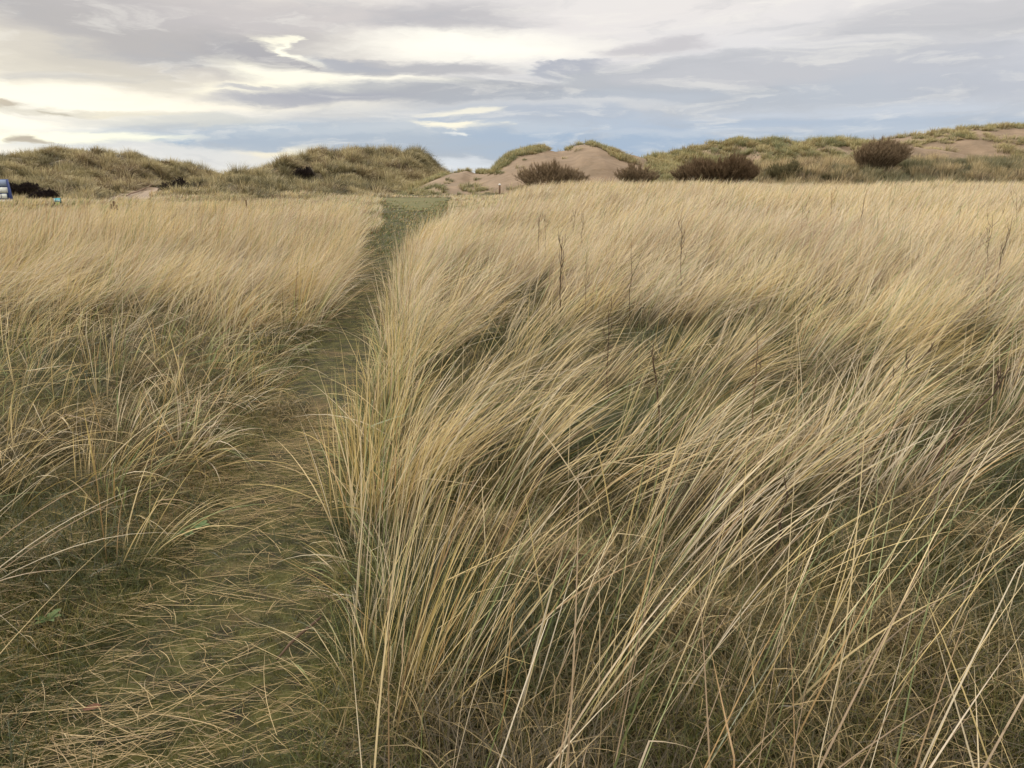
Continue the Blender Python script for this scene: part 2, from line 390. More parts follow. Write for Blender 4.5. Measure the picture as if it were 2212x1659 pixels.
# ------------------------------------------------------------------ dunes
class Dune:
    def __init__(s, poly, D, W, foot=0.0, seed=1, bumps=.35, back=.6, pw=1.0, cover=0):
        pts = [at_y(a, b + cover, D) for a, b in poly]   # cover: height the grass adds on the crest
        s.xs = np.array([p[0] for p in pts]); s.hs = np.array([p[2] for p in pts]); s.D, s.W, s.foot, s.seed, s.bumps, s.back, s.pw = D, W, foot, seed, bumps, back, pw
    def z(s, x, y):
        H = np.interp(x, s.xs, s.hs)
        if s.bumps > .8: H = H + (vnoise(x * .45, 0 * x, s.seed + 90) - .5) * .7 + (vnoise(x * 1.3, 0 * x, s.seed + 91) - .5) * .4
        edge = sstep(x, s.xs[0] - 4, s.xs[0]) * (1 - sstep(x, s.xs[-1], s.xs[-1] + 4))
        H = s.foot - .6 + (H - s.foot + .6) * edge
        t = (y - (s.D - s.W)) / s.W
        f = np.where(t < 1, np.clip(t, 0, 1) ** s.pw, 0)
        f = np.where(t < 1, np.sin(np.clip(f, 0, 1) * math.pi / 2) ** 1.15, np.cos(np.clip((t - 1) / s.back, 0, 1) * math.pi / 2) )
        n = (fbm(x * .16, y * .16, s.seed) - .5) * 2 * s.bumps + (vnoise(x * .45, y * .3, s.seed + 5) - .5) * s.bumps * 1.3 - s.bumps * .55
        return s.foot - .6 + (H - s.foot + .6) * f + n * np.sin(np.clip(t, 0, 1) * math.pi) * edge
    def build(s, mat):
        xs = np.linspace(s.xs[0] - 5, s.xs[-1] + 5, 260); ys = np.linspace(s.D - s.W, s.D + s.W * s.back, 90)
        o = grid_mesh(xs, ys, s.z, 'sand_dune', mat); tag(o, kind='structure'); return o
left_far = Dune([(-260, 372), (-120, 366), (0, 354), (60, 343), (110, 333), (150, 328), (240, 326), (275, 332), (300, 339), (330, 352), (345, 352), (372, 356), (385, 352), (400, 354), (412, 352), (430, 367), (462, 388), (520, 384), (560, 378), (600, 370), (640, 352), (700, 352), (780, 360)], 125, 45, seed=2, bumps=1.0, cover=8)
centre = Dune([(520, 390), (560, 382), (600, 368), (628, 356), (642, 340), (662, 327), (700, 322), (720, 326), (760, 323), (790, 322), (850, 321), (868, 329), (880, 330), (905, 327), (922, 333), (938, 346), (952, 362), (975, 376), (1000, 380)], 108, 32, seed=3, bumps=.9, cover=8)
sandy = Dune([(850, 415), (900, 402), (925, 390), (960, 376), (990, 370), (1010, 366), (1025, 372), (1045, 370), (1060, 364), (1075, 352), (1095, 337), (1115, 327), (1150, 320), (1170, 318), (1183, 322), (1200, 326), (1225, 323), (1236, 315), (1250, 311), (1275, 310), (1297, 320), (1330, 328), (1360, 333), (1400, 346), (1450, 358), (1520, 372)], 88, 26, seed=4, bumps=.22, cover=2)
right_far = Dune([(1300, 356), (1340, 346), (1380, 341), (1410, 336), (1440, 327), (1480, 315), (1520, 303), (1550, 299), (1600, 294), (1650, 293), (1685, 294), (1700, 305), (1730, 303), (1760, 301), (1840, 299), (1900, 305), (1990, 312), (2100, 330), (2300, 350)], 102, 26, seed=5, bumps=.9, cover=9)
right_sand = Dune([(1760, 332), (1840, 310), (1900, 301), (1950, 294), (2000, 285), (2080, 277), (2150, 272), (2212, 275), (2350, 280), (2500, 300)], 118, 34, seed=6, bumps=.4, cover=3)
right_bank = Dune([(1340, 398), (1420, 388), (1500, 380), (1580, 368), (1640, 356), (1700, 350), (1760, 345), (1850, 349), (1950, 346), (2050, 341), (2150, 345), (2300, 348), (2500, 350)], 79, 20, seed=7, bumps=.4, cover=12)
left_bank = Dune([(-300, 398), (-100, 396), (0, 394), (100, 388), (200, 390), (300, 402), (360, 396), (450, 394), (560, 388), (650, 392), (720, 397), (800, 404), (850, 410), (890, 420)], 72, 32, foot=-.3, seed=8, bumps=.35, cover=6)
left_far.build(M_dsoil); centre.build(M_dsoil); sandy.build(M_sand); right_far.build(M_sand); right_sand.build(M_sand); right_bank.build(M_dsoil); left_bank.build(M_dsoil)

def tussocks(dune, n, keep, blades_per=26, size=1.0, wid=.035, tmin=.02, tmax=1.12, tone0=0.0, tone1=1.0, seg=4, seed=1, wind=.55, hl=1.0, sp=1.1):
    x = rng.uniform(dune.xs[0], dune.xs[-1], n); y = dune.D - dune.W + dune.W * rng.uniform(tmin, tmax, n)
    z = dune.z(x, y); px, py = proj(x, y, z)
    k = keep(px, py, x, y, z) & (px > -120) & (px < 2330)
    x, y, z = x[k], y[k], z[k]; m = len(x)
    sz = size * rng.uniform(.5, 1.15, m); tn = np.clip((fbm(x * .12, y * .12, seed, 3) - .5) * 1.2 + .5 + rng.normal(0, .32, m), 0, 1)
    r = lambda a: np.repeat(a, blades_per)
    M = m * blades_per
    rr = np.sqrt(rng.random(M)) * r(sz) * .38; ph = rng.uniform(0, 2 * math.pi, M)
    P = np.stack([r(x) + rr * np.cos(ph), r(y) + rr * np.sin(ph), r(z) - .05], 1)
    P[:, 2] = dune.z(P[:, 0], P[:, 1]) - .03
    vx = np.cos(ph) * rr / r(sz) * sp * 2.6 + wind; vy = np.sin(ph) * rr / r(sz) * sp * 2.6 + rng.normal(0, .1, M)
    a = np.arctan2(vy, vx); mag = np.hypot(vx, vy)
    t = tone0 + (tone1 - tone0) * np.clip(r(tn) + rng.normal(0, .12, M), 0, 1)
    return blades(P, r(sz) * rng.uniform(.7, 1.2, M) * hl, np.full(M, wid) * rng.uniform(.6, 1.3, M), a, np.clip(mag * .5, .05, .9), np.clip(mag * rng.uniform(.6, 1.4, M), 0, 1.7), seg, tone=t)
allk = lambda px, py, x, y, z: np.ones(len(px), bool)
def in_ell(px, py, cx, cy, rx, ry, rot=0):
    c, s = math.cos(R(rot)), math.sin(R(rot)); dx, dy = px - cx, py - cy
    return ((dx * c + dy * s) / rx) ** 2 + ((-dx * s + dy * c) / ry) ** 2 < 1
def k_leftbank(px, py, x, y, z):
    sand = ((px > 222) & (px < 362) & (py > 400) & (py < 450) & (py > 433 - (px - 236) * .3)) | in_ell(px, py, 392, 408, 46, 8)
    return ~sand & (rng.random(len(px)) < .95)
def k_sandy(px, py, x, y, z):
    k = in_ell(px, py, 940, 382, 48, 6, -25) | in_ell(px, py, 900, 398, 22, 6, -15) | in_ell(px, py, 975, 371, 22, 3)
    k |= in_ell(px, py, 1102, 340, 52, 9, -42) | in_ell(px, py, 1150, 325, 42, 9, -12) | in_ell(px, py, 1014, 366, 11, 5)
    k |= in_ell(px, py, 1245, 311, 12, 3) | in_ell(px, py, 1282, 314, 20, 3, 15) | in_ell(px, py, 1318, 327, 22, 4, 22) | in_ell(px, py, 1345, 342, 32, 7, 22)
    k |= (px > 1385 + (400 - py) * .3) & (py > 345)
    k |= in_ell(px, py, 1060, 374, 28, 3) | in_ell(px, py, 1228, 322, 6, 5)
    k |= (rng.random(len(px)) < .004)
    k |= (py > 402) & (px < 1130) & (rng.random(len(px)) < .2)
    return k
def k_rightfar(px, py, x, y, z):
    sand = ((px > 1700) & (px < 1730) & (py < 312)) | ((px > 1735) & (px < 1840) & (py > 318) & (fbm(x * .2, y * .2, 77) > .6)) | (px > 1880)
    return ~sand
def k_rightsand(px, py, x, y, z):
    v = fbm(x * .13, y * .22, 31, 3) + .0006 * (px - 1900)
    return (v > .60) | ((z > dune_top(x) - .35) & (rng.random(len(px)) < .5))
def dune_top(x): return np.interp(x, right_sand.xs, right_sand.hs)
def k_bank(px, py, x, y, z):
    track = np.abs(py - (343 + (px - 1740) * .42)) < 2.2
    return ~(track & (px > 1740) & (px < 1820))
def fill(dune, n, keep, seed, wid=.05, size=.5, **k):
    return tussocks(dune, n, keep, 9, size, wid, tone0=0, tone1=.3, seg=2, seed=seed, hl=.7, **k)
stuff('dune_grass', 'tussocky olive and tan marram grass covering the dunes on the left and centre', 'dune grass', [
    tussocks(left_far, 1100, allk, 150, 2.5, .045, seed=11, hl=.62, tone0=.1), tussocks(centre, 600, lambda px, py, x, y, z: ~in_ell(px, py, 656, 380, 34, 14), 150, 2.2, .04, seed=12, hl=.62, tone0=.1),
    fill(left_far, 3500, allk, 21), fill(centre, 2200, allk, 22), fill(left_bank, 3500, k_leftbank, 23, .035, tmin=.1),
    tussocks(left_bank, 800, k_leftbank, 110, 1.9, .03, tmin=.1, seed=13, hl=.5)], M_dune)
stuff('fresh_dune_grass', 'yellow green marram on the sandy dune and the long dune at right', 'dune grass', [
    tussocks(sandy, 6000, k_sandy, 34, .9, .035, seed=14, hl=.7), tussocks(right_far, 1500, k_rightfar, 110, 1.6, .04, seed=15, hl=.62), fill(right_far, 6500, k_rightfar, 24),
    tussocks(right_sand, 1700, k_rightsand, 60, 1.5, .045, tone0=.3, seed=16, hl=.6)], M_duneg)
stuff('bank_grass', 'rough grey green grass on the low bank behind the straw field', 'rough grass', [
    tussocks(right_bank, 1300, k_bank, 110, 1.5, .03, tmin=.0, seed=17, wind=.25, hl=.75, tone0=.15, sp=.6), fill(right_bank, 6000, k_bank, 25, .035)], M_bank)

# ------------------------------------------------------------------ tall marram of the field
def infield(x, y):
    """1 where the tall straw grass grows"""
    d, rt = side(x, y)
    az_ = x / np.maximum(y, .1)
    lim_l = 23.5 + (fbm(x * .3, y * .0 + 3, 4) - .5) * 5
    lim_r = 25 + 32 * sstep(az_, -.045, .03) + (fbm(x * .3, y * 0, 6) - .5) * 5
    lim = np.where(rt, lim_r, lim_l)
    return (d > 0.02) & (y < lim)
def tones(x, y, n, green=.10):
    p = .55 * fbm(x * .9, y * .9, 41, 3) + .45 * vnoise(x * 3.5, y * 3.5, 45); q = fbm(x * .18, y * .18, 43, 2)
    t = .2 + .60 * np.clip(.33 + .30 * sstep(y, 4, 16) + (p - .5) * 1.7 + (q - .5) * .5 + rng.normal(0, .2, n), 0, 1)
    u = rng.random(n); gr = green * (1 + 4 * np.clip(fbm(x * 2.1, y * 2.1, 47, 2) - .5, -.2, .4))
    t = np.where(u < gr, rng.uniform(0, .17, n), t)
    t = np.where(u > .90, rng.uniform(.86, 1, n), t)
    return t
def field_patch(n, y0, y1, wmin, wk, seg, h0, h1, xpad=3.0, pw=1.0, keepf=None, halfw=.76, bendk=1.0):
    # denser towards the camera: sample y so that density falls off ~1/y
    y = y0 + (y1 - y0) * rng.random(n) ** pw
    x = rng.uniform(-1, 1, n) * (y * halfw + xpad)
    k = infield(x, y)
    if keepf is not None: k &= keepf(x, y, len(x))
    x, y = x[k], y[k]; n = len(x)
    g_ = gz(x, y)
    H = (h0 + (h1 - h0) * rng.random(n)) * (.62 + .36 * fbm(x * .5, y * .5, 51, 2) + .36 * vnoise(x * 1.4, y * 1.4, 52))
    gust = fbm(x * .35 + 5, y * .35, 53, 3)
    azm = rng.normal(0.15, .45, n) + (gust - .5) * 1.6
    th0 = np.abs(rng.normal(.40, .20, n)) + (gust - .5) * .7
    bend = np.clip(rng.normal(.5, .3, n) + (gust - .45) * .6, .05, 1.7) * bendk
    W = np.maximum(wmin, wk * y) * rng.uniform(.6, 1.35, n)
    P = np.stack([x, y, g_ - .02], 1)
    return blades(P, H, W, azm, np.clip(th0, 0, 1), bend, seg, tone=tones(x, y, n), kink=.08)
def tuft_blades(cx, cy, nb, rad, h, wmin=.0030, seg=8, wind=.35, spread=.55, az0=.15, green=.14, bend=.6, wmul=1.0):
    """marram tussocks: blades rooted close together, fanning out and bent down-wind"""
    m = len(cx); r = lambda a: np.repeat(np.broadcast_to(a, (m,)), nb)
    M = m * nb
    rr = np.sqrt(rng.random(M)) * r(rad); ph = rng.uniform(0, 2 * math.pi, M)
    x = r(cx) + rr * np.cos(ph); y = r(cy) + rr * np.sin(ph)
    vx = np.cos(ph) * rr / r(rad) * spread + np.cos(r(az0)) * r(wind) + rng.normal(0, .11, M)
    vy = np.sin(ph) * rr / r(rad) * spread * .9 + np.sin(r(az0)) * r(wind) + rng.normal(0, .14, M)
    st_ = rng.random(M) < .09                            # strays that cross the rest
    vx = vx + st_ * rng.normal(0, .7, M); vy = vy + st_ * rng.normal(0, .7, M)
    a = np.arctan2(vy, vx); mag = np.hypot(vx, vy)
    L = r(h) * rng.uniform(.6, 1.12, M)
    P = np.stack([x, y, gz(x, y) - .02], 1)
    return blades(P, L, wmin * (.55 + 1.6 * rng.beta(1.6, 3, M)) * wmul, a, np.clip(mag * .8, .02, 1.15), np.clip(mag * rng.uniform(.3, 1.3, M) * r(bend) * 1.3, .03, 2.0), seg,
                  curl=rng.normal(0, .18, M), tone=tones(x, y, M, green), kink=.09)
parts = []
GAPS = [(1270, 960, 200, 90), (1250, 1240, 170, 110), (1400, 770, 120, 45), (1900, 1330, 330, 110), (2010, 1010, 110, 55), (1620, 900, 60, 60), (1130, 690, 60, 22), (1750, 720, 90, 24), (2080, 800, 90, 30), (1000, 800, 50, 40)]
def not_gap(x, y):
    px, py = proj(x, y, np.zeros(len(x))); k = np.ones(len(x), bool)
    for a, b, c_, d_ in GAPS: k &= ~in_ell(px, py, a, b, c_, d_)
    return k
# far and middle field
parts.append(field_patch(120000, 26, 62, .012, .00075, 3, .8, 1.02, 4, .9))
parts.append(field_patch(95000, 13, 27, .006, .00078, 4, .75, 1.02, 3, .9, lambda x, y, n: rng.random(n) < .5 + 2.2 * np.clip(fbm(x * .6, y * .6, 62, 3) - .44, 0, 1)))
def lowfield(n, y0, y1):
    y = rng.uniform(y0, y1, n); x = rng.uniform(-1, .08, n) * (y * .76 + 3)
    d, rt = side(x, y); k = ~on_lawn(x, y) & ~infield(x, y) & ((x / y) < .05) & ((d > .1) | (y > 47) | ((x / y > -.085) & (y > 27)) | ((x / y < -.175))) & ~((y > 45) & (x / y > -.55) & (x / y < -.475)); x, y = x[k], y[k]; n = len(x)
    h = .42 * (.35 + 1.2 * fbm(x * .4, y * .4, 55, 2)) * (.6 + .4 * sstep(np.abs(x / y + .1), .02, .1))
    P = np.stack([x, y, np.maximum(gz(x, y), left_bank.z(x, y)) - .02], 1)
    return blades(P, h * rng.uniform(.6, 1.2, n), .0008 * y * rng.uniform(.6, 1.4, n), rng.normal(.15, .6, n), rng.uniform(.1, .6, n), rng.uniform(.2, .9, n), 3, tone=tones(x, y, n, .2))
parts.append(lowfield(110000, 22, 60))
def corridor(n):
    y = rng.uniform(15, 50, n); a, b = edges(y); x = a + (b - a) * rng.random(n)
    la, lb, ly0, ly1 = lawn_span(y); dl = np.minimum(np.minimum(x - la, lb - x) + .0, np.minimum(y - ly0, ly1 - y) * .5)
    k = (rng.random(n) < np.where(dl > .8, .12, .2 + 1.5 * np.clip(fbm(x * .9, y * .5, 97, 3) - .4, 0, 1))); x, y = x[k], y[k]; n = len(x)
    return blades(np.stack([x, y, gz(x, y) - .01], 1), rng.uniform(.05, .2, n) * (.3 + vnoise(x * 1.2, y * .8, 98)), .0009 * y * rng.uniform(.6, 1.4, n), rng.normal(.2, .9, n), rng.uniform(.2, .8, n), rng.uniform(.3, 1.2, n), 3, tone=np.where(rng.random(n) < .62, rng.uniform(0, .05, n), np.where(rng.random(n) < .6, rng.uniform(.97, 1, n), rng.uniform(.17, .24, n))))
parts.append(corridor(26000))
dens = lambda x, y, n: (not_gap(x, y) | (rng.random(n) < .25)) & (rng.random(n) < .1 + 4.5 * np.clip(fbm(x * .8, y * .8, 61, 3) - .46, 0, 1))
def leftsparse(x, y, n):
    d, rt = side(x, y)
    return np.where(rt, rng.random(n) < 1, rng.random(n) < sstep(y + (fbm(x * .6, y * .6, 63) - .5) * 4, 5.2, 8.6))
parts.append(field_patch(34000, 6.5, 13.5, .0052, .0006, 6, .72, 1.02, 2, .8, lambda x, y, n: dens(x, y, n) & leftsparse(x, y, n)))
parts.append(field_patch(1200, 3.4, 7, .0046, .0005, 8, .7, 1.0, 1.5, .8, lambda x, y, n: dens(x, y, n) & leftsparse(x, y, n)))
# near tussocks, right of the path
def scat(n, x0, x1, y0, y1, mind):
    out = []
    tries = 0
    while len(out) < n and tries < n * 60:
        tries += 1
        x, y = random.uniform(x0, x1), random.uniform(y0, y1)
        if all((x - a) ** 2 + (y - b) ** 2 > mind * mind for a, b in out): out.append((x, y))
    return np.array(out)
c = scat(120, -1.2, 7.0, 3.1, 7.6, .40)
k = (side(c[:, 0], c[:, 1])[0] > .08) & side(c[:, 0], c[:, 1])[1] & (fbm(c[:, 0] * .9, c[:, 1] * .9, 71, 2) > .40) & not_gap(c[:, 0], c[:, 1]); c = c[k]
parts.append(tuft_blades(c[:, 0], c[:, 1], 85, .15, rng.uniform(.7, 1.0, len(c)), wind=rng.uniform(.55, 1.1, len(c)), az0=rng.normal(.12, .28, len(c)), wmin=.0038, spread=.32, bend=.5))
c = scat(420, -8, 11, 7.2, 14.5, .30)
k = (side(c[:, 0], c[:, 1])[0] > .1) & (fbm(c[:, 0] * .7, c[:, 1] * .7, 72, 2) > .38) & (np.abs(c[:, 0]) < c[:, 1] * .78 + 1) & not_gap(c[:, 0], c[:, 1]); c = c[k]
parts.append(tuft_blades(c[:, 0], c[:, 1], 75, .17, rng.uniform(.7, 1.02, len(c)), wind=rng.uniform(.5, 1.0, len(c)), az0=rng.normal(.12, .3, len(c)), wmin=.0066, spread=.35, bend=.5, seg=6))
NEAR = [  # px, py of the tussock's foot, blades, radius, height, wind, azimuth
 (870, 1560, 190, .12, .92, .18, .9), (960, 1470, 150, .12, .95, .32, .7), (830, 1360, 130, .11, .9, .12, .9), (900, 1250, 150, .13, .9, .35, .5),
 (860, 1130, 170, .14, .85, .4, .5), (930, 1060, 240, .16, .9, .7, .25), (1010, 1000, 220, .16, .9, .8, .2), (1060, 1250, 70, .14, .8, .6, .4),
 (1150, 1640, 80, .14, .95, .35, .8), (1350, 1660, 60, .13, .98, .3, .9), (1420, 1260, 210, .16, .92, .7, .3), (1500, 1150, 240, .18, .95, .8, .2),
 (1560, 1330, 120, .16, .95, .65, .4), (1600, 1650, 50, .14, 1.0, .35, .8), (1720, 1640, 36, .12, 1.05, .15, 1.2), (1900, 1130, 130, .2, .9, .85, .2),
 (2060, 1280, 60, .2, .9, .8, .2), (1940, 1640, 20, .2, 1.05, .25, 1.1), (2150, 1600, 20, .2, 1.0, .4, 1.0), (2190, 1000, 170, .2, .9, .8, .2),
 (1230, 1420, 36, .16, .85, .5, .6), (1800, 1400, 24, .2, .95, .5, .6), (1680, 1060, 150, .16, .95, .8, .2), (1230, 1500, 40, .16, .9, .4, .5)]
for px, py, nb, rad, h, wi, a0 in NEAR:
    if py > 1300: a0 *= .5; wi += .15
    x, y = at_ground(px, min(py, 1640)); 
    parts.append(tuft_blades(np.array([x]), np.array([y]), int(nb * (.33 if px < 900 else .4)), rad * 1.25, np.array([h * (.84 if px < 980 else .95)]), wind=wi, az0=a0, wmin=.0036, seg=9, spread=.2 if px < 980 else .3, bend=.5))
# long blades rooted just under the frame
for (x, y, nb, a0, wi) in [(.15, 1.15, 26, .6, .45), (.55, 1.2, 20, .8, .45), (.9, 1.25, 18, .5, .5), (1.3, 1.35, 14, 1.7, .4), (-.2, 1.2, 16, .9, .3), (1.0, 1.0, 8, 2.2, .5), (-1.9, 1.6, 26, .5, .75), (-2.1, 2.2, 30, .35, .8), (-1.6, 1.3, 12, .6, .7), (-2.6, 3.0, 40, .3, .7)]:
    parts.append(tuft_blades(np.array([x]), np.array([y]), int(nb * .7), .13, np.array([.95]), wind=wi, az0=a0, wmin=.0038, seg=10, spread=.3, bend=.6))
# sparse arching tussocks on the low left side
c = scat(230, -7, -.4, 2.8, 9.5, .30)
k = (side(c[:, 0], c[:, 1])[0] > .12) & ~side(c[:, 0], c[:, 1])[1]; c = c[k]
parts.append(tuft_blades(c[:, 0], c[:, 1], 30, .12, rng.uniform(.45, .8, len(c)), wind=rng.uniform(.5, .95, len(c)), az0=rng.normal(.1, .45, len(c)), wmin=.0042, spread=.6, bend=1.0, green=.22))
# a fringe leaning over the trodden strip from its left edge, and one standing along its right edge
yy = rng.uniform(3.5, 22, 150); xl, xr = edges(yy)
parts.append(tuft_blades(xl - rng.uniform(.25, .8, 150), yy, 32, .12, rng.uniform(.25, .5, 150) * (1 + .6 * sstep(yy, 8, 14)), wind=.7, az0=rng.normal(0, .6, 150), wmin=.0045, seg=6, spread=.7, bend=.9, green=.25))
yy = rng.uniform(3.0, 24, 120); xl, xr = edges(yy)
parts.append(tuft_blades(xr + rng.uniform(.1, .35, 120), yy, 30, .12, rng.uniform(.55, .85, 120), wind=.35, az0=rng.normal(.6, .5, 120), wmin=.0048, seg=7, spread=.5, bend=.6))
yy = 2.0 + 9 * rng.random(90) ** 1.1; xl, xr = edges(yy)   # ragged low tufts spilling on to the path
parts.append(tuft_blades(xr + rng.uniform(.02, .25, 90), yy, 17, .09, rng.uniform(.15, .42, 90), wind=rng.uniform(.2, .9, 90), az0=rng.normal(2.6, .7, 90), wmin=.0034, seg=6, spread=.6, bend=.9, green=.3))
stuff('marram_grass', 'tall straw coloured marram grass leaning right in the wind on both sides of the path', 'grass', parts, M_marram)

# ------------------------------------------------------------------ matted withered grass underneath
def mat_patch(n, y0, y1, halfw, xpad, L0, L1, wd, seg, pw=1.0, onpath=0.0):
    y = y0 + (y1 - y0) * rng.random(n) ** pw; x = rng.uniform(-1, 1, n) * (y * halfw + xpad)
    d, rt = side(x, y); k = rng.random(n) < np.where(d > 0, np.clip(.25 + d * 2.5, 0, 1), onpath)
    x, y, rt, d = x[k], y[k], rt[k], d[k]; n = len(x)
    k = rng.random(n) < np.where(~rt & (y < 3.4), .35, 1) ; x, y, rt, d = x[k], y[k], rt[k], d[k]; n = len(x)
    lump = fbm(x * 2.2, y * 2.2, 81, 2); tw = fbm(x * 1.3, y * 1.3, 83, 2)
    L = rng.uniform(L0, L1, n) * (.45 + lump) * np.where(rt, 1, .9) * np.clip(.45 + np.maximum(d, 0) * 1.5, 0, 1)
    t = np.clip((tw - .5) * 2.2 + .5 + rng.normal(0, .24, n), 0, 1)
    P = np.stack([x, y, gz(x, y) - .01], 1)
    return blades(P, L, wd * rng.uniform(.6, 1.4, n) * np.maximum(1, y / 5), rng.uniform(-math.pi, math.pi, n) * .8 + .2, rng.uniform(.1, 1.1, n), rng.uniform(.6, 2.2, n), seg,
                  curl=rng.normal(0, .8, n), tone=t, clampz=lambda a, b: np.repeat(P[:, 2:3] + .012, seg + 1, 1))
def thatch(px, py, rx, ry, n):
    u = rng.normal(0, .5, n); v = rng.normal(0, .5, n); x0, y0 = at_ground(px, py); x1, _ = at_ground(px + rx, py); _, y1 = at_ground(px, py - ry)
    x = x0 + u * (x1 - x0); y = y0 + v * (y1 - y0)
    P = np.stack([x, y, gz(x, y) + rng.uniform(0, .12, n) * np.exp(-(u * u + v * v) * 2)], 1)
    return blades(P, rng.uniform(.06, .2, n), .0032 * rng.uniform(.6, 1.4, n), rng.uniform(-math.pi, math.pi, n), rng.uniform(.3, 1.4, n), rng.uniform(.6, 2.4, n), 6, curl=rng.normal(0, 1.2, n), tone=np.clip(rng.normal(.8, .09, n), 0, .92))
TH = [thatch(*a) for a in [(1250, 1270, 130, 60, 2600), (2140, 1260, 90, 60, 1900), (1060, 1190, 90, 40, 1200), (340, 850, 90, 40, 1400), (250, 930, 130, 40, 1200), (1900, 1450, 110, 50, 900), (1500, 1420, 90, 50, 900), (620, 900, 60, 30, 500)]]
stuff('withered_grass', 'matted tangle of short withered grass under the tall straw blades', 'grass', TH + [
    mat_patch(90000, 1.0, 4.5, .76, .6, .10, .34, .0030, 6, .9, .03), mat_patch(75000, 4.5, 11, .76, .5, .12, .36, .0028, 5, .9, .02),
    mat_patch(40000, 11, 26, .76, .5, .15, .4, .004, 3, .9)], M_mat)
# ------------------------------------------------------------------ green turf
def turf_patch(n, y0, y1, halfw, xpad, L0, L1, wd, seg, pw, offd=.55):
    y = y0 + (y1 - y0) * rng.random(n) ** pw; x = rng.uniform(-1, 1, n) * (y * halfw + xpad)
    d, rt = side(x, y); pn = fbm(x * 1.4, y * 1.4, 91, 3)
    pr = np.where(d < .15, .35 + 1.6 * np.clip(pn - .35, 0, 1), np.where((pn > .5) | (~rt & (y < 4)), .8, offd))
    k = rng.random(n) < pr; x, y, d, rt = x[k], y[k], d[k], rt[k]; n = len(x)
    L = rng.uniform(L0, L1, n) * np.where(d < 0, 1, np.where(rt, 4.2, 2.6))
    t = np.clip((fbm(x * 3, y * 3, 93, 2) - .5) * .9 + .45 + rng.normal(0, .2, n), 0, 1)
    P = np.stack([x, y, gz(x, y) - .005], 1)
    return blades(P, L, wd * rng.uniform(.6, 1.3, n) * np.maximum(1, y / 6), rng.uniform(-math.pi, math.pi, n), rng.uniform(.1, .9, n), rng.uniform(.2, 1.3, n), seg, tone=t)
stuff('turf', 'short green mossy turf growing on the trodden path and between the tussocks', 'turf', [
    turf_patch(210000, 1.0, 5, .76, .5, .014, .045, .0022, 3, .9), turf_patch(90000, 5, 14, .76, .4, .02, .06, .0032, 2, .9), turf_patch(30000, 14, 34, .3, .4, .03, .07, .006, 2, .9)], M_turf)
# ------------------------------------------------------------------ straw lying on the path
def litter(n, y0, y1, L0, L1, wd, pw=1.0):
    y = y0 + (y1 - y0) * rng.random(n) ** pw; a, b = edges(y)
    x = a - .9 + (b - a + 1.1) * rng.random(n)
    k = rng.random(n) < .25 + 1.3 * np.clip(fbm(x * 1.7, y * 1.7, 95, 3) - .35, 0, 1); x, y = x[k], y[k]; n = len(x)
    P = np.stack([x, y, gz(x, y) + rng.uniform(.012, .03, n)], 1)
    return blades(P, rng.uniform(L0, L1, n), wd * rng.uniform(.6, 1.3, n) * np.maximum(1, y / 5), rng.normal(.05, .55, n) + (rng.random(n) < .5) * math.pi, np.full(n, 1.5), np.full(n, .08), 6,
                  curl=rng.normal(0, .5, n), clampz=lambda a, b: gz(a, b) + .012, phi=rng.uniform(-.3, .3, n))
stuff('straw_litter', 'dry broken straw lying across the mossy path', 'straw', [
    litter(21000, 1.0, 5, .02, .2, .0019), litter(8000, 5, 16, .08, .3, .0022), litter(900, 1.0, 5, .3, .6, .0026)], M_litter)

# ------------------------------------------------------------------ woody things: tubes
def tube(pts, rad, sides=5):
    pts = [Vector(p) for p in pts]; V, Q = [], []
    for i, p in enumerate(pts):
        d = (pts[min(i + 1, len(pts) - 1)] - pts[max(i - 1, 0)]).normalized()
        a = d.orthogonal().normalized(); b = d.cross(a)
        r = rad[i] if hasattr(rad, '__len__') else rad
        for k in range(sides):
            t = 2 * math.pi * k / sides; V.append(p + a * (math.cos(t) * r) + b * (math.sin(t) * r))
    for i in range(len(pts) - 1):
        for k in range(sides):
            k2 = (k + 1) % sides; Q.append((i * sides + k, i * sides + k2, (i + 1) * sides + k2, (i + 1) * sides + k))
    return [tuple(v) for v in V], Q
class MB:
    def __init__(s): s.V = []; s.Q = []
    def add(s, VQ):
        o = len(s.V); s.V += VQ[0]; s.Q += [tuple(i + o for i in q) for q in VQ[1]]
    def tube(s, pts, rad, sides=5):
        s.add(tube(pts, rad, sides))
        n = sides; o = len(s.V)
        if n == 4: s.Q.append((o - 4, o - 3, o - 2, o - 1))
    def box(s, x0, x1, y0, y1, z0, z1, M=None):
        v = [(x, y, z) for z in (z0, z1) for y in (y0, y1) for x in (x0, x1)]
        if M is not None: v = [tuple(M @ Vector(p)) for p in v]
        s.add((v, [(0, 2, 3, 1), (4, 5, 7, 6), (0, 1, 5, 4), (2, 6, 7, 3), (0, 4, 6, 2), (1, 3, 7, 5)]))
    def build(s, name, mat, parent=None, smooth=False): return mesh_obj(name, s.V, s.Q, mat, parent, smooth=smooth)
M_stalk = noise_mat('dead_stalk', [(.3, (56, 44, 36)), (.6, (92, 74, 58))], scale=20, bump=.3)
M_stalk2 = noise_mat('pale_dead_stalk', [(.3, (98, 80, 62)), (.6, (130, 108, 82))], scale=20, bump=.3)
M_twig = noise_mat('shrub_twig', [(.3, (120, 102, 80)), (.6, (154, 134, 106))], scale=4, bump=.2)
M_branch = noise_mat('shrub_branch', [(.3, (62, 54, 42)), (.6, (90, 78, 60))], scale=4, bump=.2)
M_twigd = noise_mat('dark_shrub_twig', [(.3, (100, 82, 62)), (.6, (132, 110, 84))], scale=4, bump=.2)
M_twigg = noise_mat('olive_shrub_twig', [(.3, (98, 94, 68)), (.6, (128, 120, 86))], scale=4, bump=.2)

